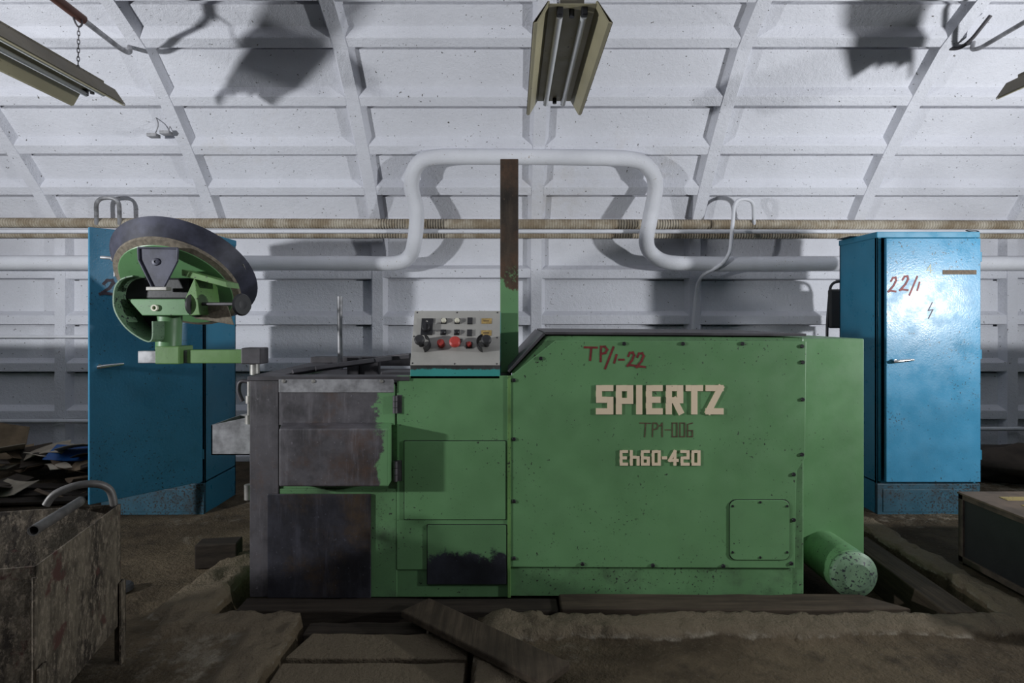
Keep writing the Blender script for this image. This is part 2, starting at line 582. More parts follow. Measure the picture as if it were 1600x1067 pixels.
def glyph(ch, x, z, wd, ht, sw, org, y=0, th=.0008, ux=V((1, 0, 0)), uy=V((0, -1, 0)), slant=0):
    m = MB()
    cnt = 0
    for i, pl in enumerate(GL[ch]):
        for a, b in zip(pl, pl[1:]):
            cnt += 1
            f = lambda p: (x + sw / 2 + p[0] * (wd - sw) + slant * p[1] * ht, z + sw / 2 + p[1] * (ht - sw))
            stroke(m, f(a), f(b), sw, y, th + .00025 * cnt, ux, uy, org)
    return m

# ------------------------------------------------------------------ green machine
YF = 2.60
mach = thing('wire_forming_machine', 'long green industrial machine with cream lettering, bare steel end and tilted control panel', 'machine', (0, 3.05, 0))
def px(x, Y=YF):
    return (x - 800) / F * Y
def pz(y, Y=YF):
    return H + (HZ - y) / F * Y

# right body and its cover
body = MB().prism([(.0, .0), (.0, 1.02), (.155, 1.18), (1.33, 1.172), (1.33, .0)], 2.622, 3.5)
body.build('main_housing', 'green_dirty', mach, bev=.008)
tr_ = MB()
for a, b in (((-.012, 1.012), (.150, 1.186)), ((.150, 1.186), (1.335, 1.178))):
    d = (V(b) - V(a)).normalized()
    n = V((-d.y, d.x)) * .012
    tr_.prism([a, b, tuple(V(b) + n), tuple(V(a) + n)], 2.61, 3.5)
tr_.build('top_sheet', 'steel_dark', mach, bev=.002)
cov = [(px(797), pz(588)), (px(868), pz(532)), (px(1260), pz(533)), (px(1258), pz(716)), (px(1245), pz(736)), (px(1242), pz(888)), (px(797), pz(886))]
cover = MB().prism(cov, YF, 2.62).build('front_cover', 'green_paint', mach, bev=.003)
MB().prism([(px(797), -.0), (px(797), pz(888)), (px(1240), pz(890)), (px(1240), -.0)], 2.612, 2.63).build('base_skirt', 'green_dirty', mach, bev=.002)
hd = MB()
hd.lathe([(0, .007), (.007, .007), (.009, .004), (.009, 0)], (0, 0, 0), (0, -1, 0), 12)
bolt0 = None
for bx, by in ((803, 594), (803, 686), (803, 783), (803, 872), (1253, 541), (1254, 566), (1254, 624), (1253, 710), (1240, 741), (1240, 812), (1236, 880),
               (910, 881), (1020, 883), (1130, 884), (975, 537), (1067, 537), (1160, 537), (845, 560)):
    p = V((px(bx), YF, pz(by)))
    if bolt0 is None:
        bolt0 = hd.build('bolt', 'black', cover, origin=(0, 0, 0))
        bolt0.location = p - mach.location
    else:
        copy_to(bolt0, p, cover)
# hatch on the cover, rounded corners
def rrect(x0, x1, z0, z1, r, k=5):
    out = []
    for cx, cz, a0 in ((x1 - r, z1 - r, 0), (x0 + r, z1 - r, 90), (x0 + r, z0 + r, 180), (x1 - r, z0 + r, 270)):
        for i in range(k + 1):
            a = math.radians(a0 + 90 * i / k)
            out.append((cx + r * math.cos(a), cz + r * math.sin(a)))
    return out[::-1]
def hatch(x0, x1, y0, y1, r, name, mat, gap=.003, par=mach, Y=YF, screws=True):
    X0, X1, Z0, Z1 = px(x0), px(x1), pz(y1), pz(y0)
    MB().prism(rrect(X0 - gap, X1 + gap, Z0 - gap, Z1 + gap, r), Y - .0015, Y + .004).build('seam', 'black', par)
    h = MB().prism(rrect(X0, X1, Z0, Z1, r), Y - .006, Y + .004).build(name, mat, par, bev=.0015)
    return h
hatch(1140, 1233, 781, 874, .03, 'inspection_hatch', 'green_paint')
scr = None
for bx, by in ((1144, 790), (1187, 784), (1229, 790), (1144, 862), (1187, 870), (1229, 862)):
    p = V((px(bx), YF - .006, pz(by)))
    if scr is None:
        scr = MB().lathe([(0, .003), (.005, .003), (.006, 0)], (0, 0, 0), (0, -1, 0), 8).build('screw', 'black', mach, origin=(0, 0, 0))
        scr.location = p - mach.location
    else:
        copy_to(scr, p, mach)
# raised lettering
def word(txt, x0, x1, ytop, ybot, sw, gaps):
    Z0, ht = pz(ybot), pz(ytop) - pz(ybot)
    for ch, a, b in zip(txt, x0, x1):
        o = glyph(ch, px(a), Z0, px(b) - px(a), ht, sw, V((0, YF, 0)), 0, .006).build('letter', 'cream_letter', cover)
word('SPIERTZ', (931, 962, 993, 1009, 1040, 1071, 1102), (958, 989, 1004, 1035, 1067, 1098, 1130), 601.5, 647, .027, 0)
Z0 = pz(727)
for ch, a, b in zip('Eh60-420', (968, 984, 1001, 1018, 1034, 1044, 1063, 1080), (981, 999, 1015, 1032, 1042, 1060, 1077, 1094)):
    glyph(ch, px(a), Z0, px(b) - px(a), pz(703) - Z0, .0125, V((0, YF, 0)), 0, .005).build('letter', 'cream_letter', cover)
for ch, a, b, yt, yb in (('t', 912, 934, 541, 564), ('p', 934, 951, 540, 566), ('/', 944, 960, 541, 577), ('1', 957, 966, 553, 568), ('-', 966, 976, 552, 572),
                         ('z', 979, 994, 549, 574), ('z', 993, 1009, 550, 576)):
    glyph(ch, px(a), pz(yb), px(b) - px(a), pz(yt) - pz(yb), .0095, V((0, YF, 0))).build('painted_mark', 'red_mark', cover)
for ch, a, b in (('t', 999, 1017), ('p', 1016, 1030), ('l', 1029, 1040), ('-', 1039, 1048), ('o', 1047, 1061), ('o', 1059, 1073), ('s', 1071, 1085)):
    glyph(ch, px(a), pz(683), px(b) - px(a), pz(660) - pz(683), .005, V((0, YF, 0))).build('painted_mark', 'brown_mark', cover)

# end housing and roller under it
YE = 2.86
MB().prism([(1.30, pz(858, YE)), (1.30, pz(529, YE)), (px(1350, YE), pz(529, YE)), (px(1350, YE), -.0), (px(1332, YE), -.0), (px(1332, YE), pz(868, YE)), (px(1322, YE), pz(858, YE))], YE, 3.45).build('end_housing', 'green_paint', mach, bev=.004)
rl = MB()
xr, zr = 1.545, .10
rl.lathe([(.100, .014), (.100, .022), (.105, .024), (.105, .85), (0, .85)], (xr, 2.60, zr), (0, 1, 0), 40)
drum = rl.build('drum', 'green_dirty', mach)
MB().lathe([(0, -.030), (.06, -.026), (.094, -.010), (.105, .0), (.105, .014), (.098, .0145)], (xr, 2.60, zr), (0, 1, 0), 40).build('drum_cap', 'green_cap', drum)
st_ = MB()
st_.box((1.33, 2.9, 0), (1.36, 3.4, .25)).box((1.36, 3.1, -.0), (1.72, 3.16, .1))
st_.build('drum_bracket', 'black', mach)

# left body
MB().box((-1.18, 2.61, 0), (-.004, 3.5, .945)).build('left_housing', 'green_dirty', mach, bev=.006)
MB().box((-1.184, 2.598, -.0), (px(436), 2.64, pz(590))).build('corner_plate', 'block_face', mach, bev=.004)
MB().box((px(436), 2.602, -.0), (px(620), 2.612, pz(764))).build('apron', 'green_dirty', mach, bev=.002)
tt = MB()
tt.box((-1.19, 2.59, .978), (px(640), 2.68, .998)).box((-1.19, 3.40, .978), (-.3, 3.5, 1.03)).box((-1.19, 2.68, .978), (-1.06, 3.4, .998)).box((-.5, 2.61, .94), (-.004, 3.5, .985)).box((-1.06, 2.68, .95), (-.5, 3.4, .962))
tt.build('table_top', 'steel_dark', mach, bev=.003)
cl = MB()
rr = random.Random(4)
for i in range(5):
    a = V((-1.05 + .09 * i, 2.75 + .06 * i, 1.0 + .012 * i))
    b = a + V((.17, .16 - .05 * i, .02))
    cl.box((-.012, -.012, 0), (.012, .012, (b - a).length), rot_to(b - a), a)
cl.box((-.86, 3.0, .96), (-.80, 3.08, 1.055)).box((-.80, 3.02, .96), (-.70, 3.07, 1.035)).box((-.62, 2.72, .99), (-.44, 2.86, 1.006))
cl.build('clamp_gear', 'steel_dark', mach, bev=.003)
MB().tube([at(532, 577, 3.05), at(531, 520, 3.05), at(531, 463, 3.05)], [.014, .013, .015], 12).build('rod', 'galvanised', mach)
d1 = MB().box((px(437), 2.594, pz(664)), (px(617), 2.61, pz(600))).build('upper_door', 'door_worn', mach, bev=.003)
MB().box((px(437), 2.588, pz(613)), (px(616), 2.60, pz(592))).build('top_strip', 'galvanised', mach, bev=.003)
for bx in (445, 491, 597):
    MB().lathe([(0, .006), (.007, .005), (.009, 0)], (px(bx), 2.588, pz(595)), (0, -1, 0), 10).build('rivet', 'steel_light', mach)
YB = 2.48
MB().hexa([V(p) for p in ((px(436, YB), YB, pz(760, YB)), (px(607, YB), YB, pz(760, YB)), (px(612), 2.60, pz(752)), (px(440), 2.60, pz(752)),
          (px(436, YB), YB, pz(670, YB)), (px(607, YB), YB, pz(670, YB)), (px(612), 2.60, pz(660)), (px(440), 2.60, pz(660)))]).build('guard_box', 'guard_worn', mach, bev=.006)
for y0, y1 in ((617, 645), (719, 751)):
    hg = MB()
    for k in range(3):
        za, zb = pz(y1) + (pz(y0) - pz(y1)) * k / 3, pz(y1) + (pz(y0) - pz(y1)) * (k + .92) / 3
        hg.cyl((px(618), 2.592, za), (px(618), 2.592, zb), .011, 12)
    hg.box((px(620), 2.598, pz(y1)), (px(628), 2.603, pz(y0)))
    hg.build('hinge', 'steel_dark', mach)
MB().box((px(419), 2.590, .0), (px(580), 2.60, pz(771))).build('lower_panel', 'dark_panel', mach, bev=.003)
MB().box((px(620), 2.600, pz(890)), (px(796), 2.612, pz(587))).build('front_panel', 'green_paint', mach, bev=.002)
hatch(632, 790, 689, 811, .004, 'side_hatch', 'green_paint')
hatch(668, 791, 820, 912, .004, 'drain_hatch', 'small_panel')
MB().box((px(793), 2.594, .0), (px(798), 2.612, pz(587))).build('flange', 'green_bright', mach, bev=.002)
MB().box((px(620), 2.606, 0), (px(796), 2.62, pz(888))).build('left_skirt', 'green_dirty', mach)
# chute and fittings on the steel end
ch = MB()
YC = 2.75
for y in (YC, YC + .28):
    ch.prism([(px(330, YC), pz(711, YC)), (px(330, YC), pz(664, YC)), (px(392, YC), pz(651, YC)), (px(398, YC), pz(711, YC))], y, y + .006)
ch.box((px(330, YC), YC, pz(711, YC)), (-1.18, YC + .286, pz(709, YC)))
ch.box((px(330, YC), YC, pz(711, YC)), (px(330, YC) + .006, YC + .286, pz(664, YC)))
ch.build('chute', 'galvanised', mach)
MB().tube(round_path([at(393, 597, 2.72), at(374, 594, 2.72), at(372, 612, 2.72), at(379, 627, 2.72)], .04), .010, 10).build('hook_lever', 'steel_dark', mach)
vf = MB()
vf.cyl(at(390, 596, 2.7), at(390, 655, 2.7), .011).cyl(at(390, 618, 2.7), at(390, 630, 2.7), .018).cyl(at(390, 648, 2.7), at(390, 662, 2.7), .02)
vf.build('valve_pipe', 'steel_light', mach)
MB().cyl(at(388, 757, 2.68), at(388, 780, 2.68), .018).build('drain_cock', 'steel_light', mach)

# column
YP = 2.90
MB().box((px(781.5, YP), YP, .985), (px(810, YP), YP + .09, pz(248, YP))).build('column', 'column_worn', mach, bev=.004)
# control box
fb, ft = V((0, 2.60, pz(571))), V((0, 2.72, pz(486, 2.72)))
up = (ft - fb)
vlen = up.length
upn = up.normalized()
nrm = V((0, -upn.z, upn.y))
X0, X1 = px(641), px(781)
def fp(x, y, h=0.0):
    return V((X0 + (x - 645.5) / 136 * (X1 - X0), 0, 0)) + fb + upn * ((571 - y) / 85 * vlen) + nrm * h
cbx = MB()
b0, b1 = .985, fb.z
cbx.prism([(0, 0), (0, 1), (1, 1), (1, 0)], 0, 1)
cbx = MB().hexa([V((X0, 2.604, b1)), V((X1, 2.604, b1)), V((X1, 2.88, b1)), V((X0, 2.88, b1)), V((X0, ft.y, ft.z - .002)), V((X1, ft.y, ft.z - .002)), V((X1, 2.85, ft.z - .002)), V((X0, 2.85, ft.z - .002))])
ctrl = cbx.build('control_box', 'teal_paint', mach, bev=.003)
MB().box((X0, 2.60, .986), (X1, 2.88, b1)).build('box_skirt', 'skirt_teal', ctrl, bev=.002)
def slab(x0, x1, y0, y1, h0, h1):
    return MB().hexa([fp(x0, y1, h0), fp(x1, y1, h0), fp(x1, y0, h0), fp(x0, y0, h0), fp(x0, y1, h1), fp(x1, y1, h1), fp(x1, y0, h1), fp(x0, y0, h1)])
slab(645.5, 781.5, 486, 571, -.001, .004).build('face_plate', 'panel_grey', ctrl, bev=.001)
def knob(x, y, r, h, mat, name, base=None, h0=.004):
    prf = [(r, h0), (r, h - .003), (r - .003, h), (0, h)]
    MB().lathe(prf, fp(x, y), nrm, 24).build(name, mat, ctrl)
    if base:
        slab(x - base, x + base, y - base, y + base, .003, .009).build('bezel', 'black', ctrl, bev=.001)
slab(658, 676, 499, 525, .003, .010).build('switch_plate', 'black', ctrl, bev=.001)
knob(666, 515, .018, .030, 'black_rubber', 'selector_knob')
slab(664.5, 667.5, 508, 522, .028, .036).build('selector_grip', 'black', ctrl, bev=.001)
knob(666.5, 504, .005, .014, 'steel_light', 'selector_pin')
for x in (693, 714):
    knob(x, 503, .0115, .020, 'white_button', 'push_button', 4.3)
    knob(x, 521, .0115, .018, 'black', 'push_button', 4.3)
for y in (503, 522):
    slab(730, 738, y - 5, y + 5, .003, .012).build('blank_cover', 'black_rubber', ctrl, bev=.001)
    slab(752, 768, y - 4.5, y + 4, .003, .006).build('name_plate', 'brass_plate', ctrl, bev=.0005)
    slab(755, 764, y - 1, y + .6, .006, .0064).build('engraving', 'brown_mark', ctrl)
knob(691, 540, .017, .034, 'red_button', 'stop_button')
MB().lathe([(.012, .004), (.012, .03), (.026, .032), (.026, .042), (.018, .048), (0, .049)], fp(713, 540), nrm, 28).build('emergency_stop', 'red_button', ctrl)
slab(706, 722, 531, 536, .003, .008).build('bezel', 'black', ctrl)
knob(734, 541, .012, .026, 'red_button', 'push_button', 5)
for x, sgn in ((663, 1), (758, -1)):
    MB().lathe([(.012, .004), (.012, .05), (.023, .052), (.023, .066), (.016, .072), (0, .073)], fp(x - 3 * sgn, 540), nrm, 28).build('palm_button', 'black_rubber', ctrl)
    g = MB()
    N = 12
    for i in range(N):
        a0, a1 = math.radians(-75 + 150 * i / N), math.radians(-75 + 150 * (i + 1) / N)
        q = []
        for h in (.004, .055):
            for a, r in ((a0, .036), (a1, .036), (a1, .033), (a0, .033)):
                q.append(fp(x, 541) + V((sgn * r * math.cos(a), 0, 0)) + upn * r * math.sin(a) + nrm * h)
        g.hexa(q)
    g.build('button_guard', 'black', ctrl)
for x, y in ((650, 489), (713, 489), (777, 489), (648, 527), (777, 529), (649, 568), (713, 569), (777, 569)):
    knob(x, y, .004, .007, 'black', 'screw')

# the next machines of the row, beyond both sides of the frame
def neighbour(xa, xb, label):
    t = thing('neighbour_machine', label, 'machine', ((xa + xb) / 2, 3.05, 0), 'neighbouring machines in the row')
    MB().box((xa, 2.622, .02), (xb, 3.5, 1.18)).build('main_housing', 'green_dirty', t, bev=.008)
    MB().prism([(xa + .04, .13), (xa + .04, 1.0), (xa + .20, 1.16), (xb - .04, 1.16), (xb - .04, .13)], 2.60, 2.622).build('front_cover', 'green_paint', t, bev=.003)
    MB().box((xa, 2.612, .0), (xb, 2.63, .125)).build('base_skirt', 'green_dirty', t)
    MB().box((xa - .01, 2.61, 1.18), (xb + .01, 3.5, 1.192)).build('top_sheet', 'steel_dark', t, bev=.002)
neighbour(-6.4, -3.30, 'green machine standing in the row beyond the cardboard heap')
neighbour(3.75, 6.6, 'green machine standing in the row beyond the dark crate')

# ------------------------------------------------------------------ tilted feeder bowl on its arm
YA = 2.76
bowl = thing('feeder_bowl', 'tilted dark spun-metal bowl on a green pivot head beside open blue cabinet', 'feeder', at(398, 580, YA))
pa = lambda x, y, Y=YA: at(x, y, Y)
ax = V((.02, .68, .73)).normalized()
c0 = pa(277, 447, 2.86)
MB().lathe([(0, -.004), (.262, -.004), (.266, .0), (.266, .012), (0, .012)], c0, ax, 56).build('bowl_base', 'green_paint', bowl)
MB().lathe([(.256, -.004), (.292, .008), (.295, .024), (.258, .026)], c0, ax, 56).build('felt_ring', 'felt_band', bowl)
MB().lathe([(.290, .022), (.350, .105), (.344, .107), (.282, .026), (0, .026)], c0, ax, 64).build('bowl_shell', 'steel_blue', bowl)
MB().box((-.004, -.03, .02), (.004, .03, .0245), rot_to(ax), c0 + rot_to(ax) @ V((.325, -.05, .06))).build('rim_clip', 'steel_light', bowl)
shp = [(216, 387), (278, 388), (277, 408), (256, 449), (238, 449), (217, 406)]
YS = 2.62
MB().prism([(px(x, YS), pz(y, YS)) for x, y in reversed(shp)], YS, YS + .012).build('shield_plate', 'steel_blue', bowl, bev=.003)
e_ = MB()
for a, b in zip(shp, shp[1:] + shp[:1]):
    p, q = at(*a, YS - .004), at(*b, YS - .004)
    e_.tube([p, q], .005, 6)
e_.build('plate_rim', 'steel_blue', bowl)
MB().lathe([(.018, 0), (.016, .006), (.006, .008), (.005, .004), (0, .004)], at(244, 409, YS), (0, -1, 0), 20).build('plate_boss', 'steel_blue', bowl)
MB().box((px(230, YS), YS - .01, pz(454, YS)), (px(262, YS), YS + .03, pz(448, YS))).build('plate_foot', 'steel_light', bowl, bev=.003)
bk = MB()
bk.hexa([at(231, 395, 2.635), at(262, 395, 2.635), at(262, 395, 2.80), at(231, 395, 2.80), at(226, 388, 2.635), at(268, 388, 2.635), at(268, 388, 2.80), at(226, 388, 2.80)])
bk.build('plate_bracket', 'black', bowl)
hs = MB().hexa([at(206, 468, 2.66), at(292, 467, 2.66), at(300, 470, 2.84), at(206, 470, 2.84), at(200, 466, 2.66), at(297, 466, 2.66), at(297, 430, 2.84), at(200, 430, 2.84)])
hb = MB().prism([(px(222, 2.66), pz(493, 2.66)), (px(199, 2.66), pz(467, 2.66)), (px(289, 2.66), pz(467, 2.66)), (px(297, 2.66), pz(493, 2.66))], 2.66, 2.86)
hb.build('pivot_housing', 'green_paint', bowl, bev=.004)
MB().prism([(px(289, 2.66), pz(466, 2.66)), (px(304, 2.66), pz(432, 2.66)), (px(312, 2.66), pz(492, 2.66)), (px(297, 2.66), pz(493, 2.66))], 2.662, 2.86).build('side_cheek', 'green_bright', bowl, bev=.003)
MB().box((px(193, 2.70), 2.70, pz(468, 2.70)), (px(296, 2.70), 2.85, pz(434, 2.70))).build('cavity_block', 'black', bowl, bev=.01)  # black block put in for the shaded cavity above the pivot housing
MB().prism([(px(280, 2.64), pz(420, 2.64)), (px(350, 2.64), pz(440, 2.64)), (px(352, 2.64), pz(449, 2.64)), (px(280, 2.64), pz(430, 2.64))], 2.66, 2.78).build('stiffener', 'green_bright', bowl, bev=.002)
MB().lathe([(.009, 0), (.009, .012), (.015, .012), (.015, 0)], at(243, 481, 2.66), (0, -1, 0), 20).build('grease_port', 'white_button', bowl)
gp = [(207, 432), (190, 437), (180, 450), (178, 474), (184, 493), (200, 514), (224, 530), (236, 530), (237, 502)]
gp = [(p.x, p.y) for p in smooth_path([V((px(x, 2.62), pz(y, 2.62), 0)) for x, y in gp], 4)]
MB().sheet(gp, 2.62, 2.80, -.006).build('guard_band', 'green_cap', bowl)
MB().prism([(x, z) for x, z in gp][::-1], 2.795, 2.80).build('guard_back', 'black', bowl)
MB().lathe([(0, 0), (.058, 0), (.06, .012), (0, .02)], at(305, 476, 2.70), (.95, -.3, 0), 30).build('clutch_disc', 'black', bowl)
MB().cyl(at(308, 475, 2.70), at(376, 475, 2.66), .008).build('handwheel_spindle', 'steel_dark', bowl)
MB().lathe([(0, -.006), (.018, -.006), (.03, 0), (.046, -.004), (.052, .003), (.046, .012), (.02, .012), (0, .014)], at(377, 476, 2.66), (.9, -.43, 0), 32).build('handwheel', 'black', bowl)
MB().hexa([at(303, 497, 2.74), at(366, 508, 2.74), at(366, 508, 2.82), at(303, 497, 2.82), at(318, 474, 2.74), at(356, 478, 2.74), at(356, 478, 2.82), at(318, 474, 2.82)]).build('outlet_lip', 'felt_band', bowl, bev=.004)
MB().cyl(at(265, 492, 2.76), at(263, 546, 2.76), .055, 32).build('stand_column', 'green_paint', bowl)
MB().box((px(242, 2.70), 2.70, pz(569, 2.70)), (px(280, 2.70), 2.82, pz(541, 2.70))).build('clamp_block', 'green_bright', bowl, bev=.005)
MB().box((px(219.5, YA), YA - .02, pz(567, YA)), (px(298, YA), YA + .02, pz(548, YA))).build('square_bar', 'galvanised', bowl, bev=.003)
MB().box((px(297, YA), YA - .03, pz(567, YA)), (px(386, YA), YA + .03, pz(546, YA))).build('arm', 'green_bright', bowl, bev=.004)
MB().box((px(383, YA), YA - .045, pz(568, YA)), (px(414, YA), YA + .045, pz(543, YA))).build('arm_end', 'steel_dark', bowl, bev=.006)
MB().cyl(at(398, 568, YA), V((at(398, 568, YA).x, YA, .990)), .022).build('pivot_pin', 'steel_light', bowl)
fit = MB()
fit.cyl(at(158, 402, 2.9), at(184, 404, 2.9), .008).cyl(at(180, 400, 2.9), at(180, 432, 2.9), .007).cyl(at(176, 404, 2.9), at(184, 404, 2.9), .016)
fit.build('air_fitting', 'galvanised', bowl)

# ------------------------------------------------------------------ blue cabinets
def cabinet(name, x0, label, door_ang, hinge_right, marks):
    Yc, wd, dp, ht = 3.70, .65, .42, 1.81
    t = thing(name, label, 'cabinet', (x0 + wd / 2, Yc + dp / 2, 0), 'blue electrical cabinets')
    th = .012
    b = MB()
    b.box((x0, Yc, .0), (x0 + th, Yc + dp, ht)).box((x0 + wd - th, Yc, 0), (x0 + wd, Yc + dp, ht)).box((x0, Yc + dp - th, 0), (x0 + wd, Yc + dp, ht))
    b.box((x0, Yc, ht - th), (x0 + wd, Yc + dp, ht)).box((x0, Yc, .20), (x0 + wd, Yc + dp, .212))
    b.box((x0, Yc, .0), (x0 + .03, Yc + .02, ht)).box((x0 + wd - .02, Yc, .0), (x0 + wd, Yc + .02, ht))
    b.build('cabinet_body', 'blue_paint', t, bev=.002)
    MB().box((x0 - .006, Yc - .012, ht - .035), (x0 + wd + .006, Yc + dp, ht + .004)).build('lid', 'blue_paint', t, bev=.004)
    pl = MB().box((x0 - .004, Yc - .014, .0), (x0 + wd + .004, Yc + .01, .20)).build('plinth', 'blue_dark', t, bev=.003)
    MB().box((x0 + .03, Yc - .018, .02), (x0 + wd - .02, Yc - .013, .165)).build('plinth_plate', 'blue_dark', pl, bev=.002)
    dw = .60
    hx = x0 + wd - .012 if hinge_right else x0 + .012
    sg = -1 if hinge_right else 1
    a = math.radians(door_ang) * (1 if hinge_right else -1)
    ux = V((sg * math.cos(a), -math.sin(abs(a)), 0))            # from hinge to free edge
    uy = V((-ux.y, ux.x, 0)) if hinge_right else V((ux.y, -ux.x, 0))
    if uy.y > 0:
        uy = -uy
    hp = V((hx, Yc - .016, 0))
    def dp_(u, v, z):
        return hp + ux * u + uy * v + V((0, 0, z))
    m = MB().hexa([dp_(0, 0, .218), dp_(dw, 0, .218), dp_(dw, .022, .218), dp_(0, .022, .218), dp_(0, 0, ht - .042), dp_(dw, 0, ht - .042), dp_(dw, .022, ht - .042), dp_(0, .022, ht - .042)])
    d = m.build('door', 'blue_door', t, bev=.003)
    hz = 1.26 - 67 / 900 * 3.65
    hm = MB()
    hm.tube([dp_(dw - .045, .02, hz), dp_(dw - .045, .045, hz)], .013, 12)
    hm.tube([dp_(dw - .03, .045, hz - .004), dp_(dw - .06, .05, hz), dp_(dw - .16, .042, hz + .008)], [.010, .012, .008], 10)
    hm.build('handle', 'chrome', d)
    for z in (.36, 1.0, 1.62):
        MB().cyl(dp_(-.004, .012, z), dp_(-.004, .012, z + .06), .009, 10).build('hinge', 'blue_paint', d)
    lx = -ux
    base = hp + uy * .022
    for chs, mat, u0, u1, z0, z1, sw in marks:
        o0 = base + (ux * u0)
        glyph(chs, 0, z0, u1, z1 - z0, sw, V((o0.x, o0.y, 0)), 0, .0008, lx, uy, .15 if chs in 'z' else 0).build('painted_mark', mat, d)
    return t, d, dp_
def mk(x): return 2.98 - (x - 800) / F * 3.66
zz = lambda y: H + (HZ - y) / F * 3.67
c1, d1, dq = cabinet('electrical_cabinet', 2.342, 'closed blue metal cabinet with red painted 22/1 and a lightning mark', 0, True,
    [('z', 'red_mark', mk(1387), .055, zz(458), zz(432), .012), ('z', 'red_mark', mk(1405), .058, zz(456), zz(430), .012), ('/', 'red_mark', mk(1420), .06, zz(462), zz(431), .011),
     ('1', 'red_mark', mk(1431), .035, zz(455), zz(440), .011), ('4', 'pale_mark', mk(1448), .038, zz(427), zz(413), .006), ('b', 'dark_mark', mk(1449), .045, zz(498), zz(472), .006)])
MB().hexa([dq(mk(1473), .0215, zz(429)), dq(mk(1526), .0215, zz(429)), dq(mk(1526), .024, zz(429)), dq(mk(1473), .024, zz(429)),
           dq(mk(1473), .0215, zz(422)), dq(mk(1526), .0215, zz(422)), dq(mk(1526), .024, zz(422)), dq(mk(1473), .024, zz(422))]).build('vent_slot', 'brown_mark', d1, bev=.002)
c2, d2, dq2 = cabinet('electrical_cabinet', -1.986 - .64, 'blue metal cabinet with its door swung open behind the tilted bowl', 50, True,
    [('z', 'dark_mark', .555, .075, 1.385, 1.485, .016)])
sc = MB().hexa([at(1322, 383, 3.78), at(1345, 371, 3.78), at(1353, 367, 3.95), at(1330, 380, 3.95), at(1322, 381, 3.78), at(1345, 369, 3.78), at(1353, 365, 3.95), at(1330, 378, 3.95)])
tag(MB().box((2.30, 3.92, 1.8145), (2.45, 4.08, 1.819), Matrix.Rotation(.0, 3, 'Z')).build('metal_scrap', 'steel_dark', origin=(2.4, 4.0, 1.8145)), 'small dark metal plate lying on top of the closed blue cabinet', 'scrap')
wl = MB()
cen = V((3.02, 3.78, 1.820))
wl.tube([cen + V((.035 * math.cos(k * math.pi / 8), .03 * math.sin(k * math.pi / 8), .002 + .01 * (1 + math.sin(k * math.pi / 8)))) for k in range(16)], .003, 6, closed=True)
tag(wl.build('wire_loop', 'black', origin=cen), 'thin wire loop lying on top of the closed blue cabinet', 'wire')

# ------------------------------------------------------------------ tall chair behind the machine
chr_ = thing('work_chair', 'tall black chair half hidden behind the closed blue cabinet', 'chair', (2.70, 4.40, 0))
cx, cy = 2.70, 4.58
for dx in (-.19, .19):
    MB().tube(round_path([(cx + dx, cy + .0, .0), (cx + dx, cy, .75), (cx + dx * .95, cy + .03, 1.2), (cx + dx * .7, cy + .06, 1.55), (cx, cy + .06, 1.56)], .14), .011, 8).build('back_leg', 'black', chr_)
    MB().tube([(cx + dx, cy - .40, .0), (cx + dx, cy - .38, .74)], .011, 8).build('front_leg', 'black', chr_)
MB().box((cx - .21, cy - .42, .73), (cx + .21, cy + .02, .79)).build('seat', 'black_rubber', chr_, bev=.02)
MB().box((cx - .17, cy + .0, 1.18), (cx + .17, cy + .045, 1.49)).build('backrest', 'black_rubber', chr_, bev=.015)

# ------------------------------------------------------------------ pipes along the wall
def pipe(name, pts, r, mat, label, n=14, parts=None):
    p0 = V(pts[0])
    o = MB().tube(pts, r, n).build(name, mat, origin=p0)
    return tag(o, label, 'pipe')
YW = 4.84
YL = 4.93
zA = pz(350, YL)
pipe('lagged_pipe', [V((-7.5, YL, zA + .02)), V((0, YL, zA)), V((7.5, YL, zA - .02))], .042, 'rope_lagging', 'thick rope-lagged beige pipe running along the whole wall', 16)
pipe('lagged_pipe', [V((-7.5, YL + .03, pz(366, YL))), V((0, YL + .03, pz(367, YL))), V((7.5, YL + .03, pz(368, YL)))], .026, 'rope_lagging', 'thinner rope-lagged pipe just below the thick lagged pipe')
pipe('thin_pipe', [V((-7.5, 4.872, pz(361.5, 4.872))), V((7.5, 4.872, pz(361.5, 4.872)))], .017, 'white_pipe', 'thin white pipe in front of the lagged pipes')
zL = pz(410, YW)
pts = [V((-7.5, YW, zL)), at(560, 411, YW), at(618, 411, YW), at(640, 400, YW), at(648, 375, YW - .065), at(651, 330, YW - .12), at(643, 290, YW - .18), at(652, 258, 4.58), at(680, 246, 4.56), at(760, 245, 4.56),
       at(900, 246, 4.56), at(985, 249, 4.56), at(1014, 263, 4.58), at(1024, 292, YW - .18), at(1016, 340, YW - .11), at(1010, 378, YW - .065), at(1020, 398, YW), at(1046, 410, YW), at(1110, 412, YW), V((7.5, YW, pz(411, YW)))]
pp = [pts[0]] + smooth_path(pts[1:-1], 6) + [pts[-1]]
pipe('expansion_loop_pipe', pp, .062, 'white_pipe', 'fat white painted pipe rising in a square loop above the machine', 18)
pipe('wall_conduit', [V((-7.5, 5.0, pz(526, 5.0))), V((-3.2, 5.0, pz(526, 5.0)))], .014, 'white_pipe', 'thin pale conduit low on the wall behind the open cabinet')
pipe('wall_conduit', [V((-7.5, 5.0, pz(658, 5.0))), V((-2.8, 5.0, pz(658, 5.0)))], .018, 'white_pipe', 'pale pipe near the foot of the wall above the cardboard heap')
pipe('wall_conduit', [V((3.4, 5.0, pz(670, 5.0))), V((7.5, 5.0, pz(670, 5.0)))], .018, 'white_pipe', 'pale pipe near the foot of the wall beside the closed cabinet')
ub = round_path([at(151, 350, 4.90), at(150, 309, 4.76), at(186, 309, 4.76), at(187, 350, 4.90)], .09)
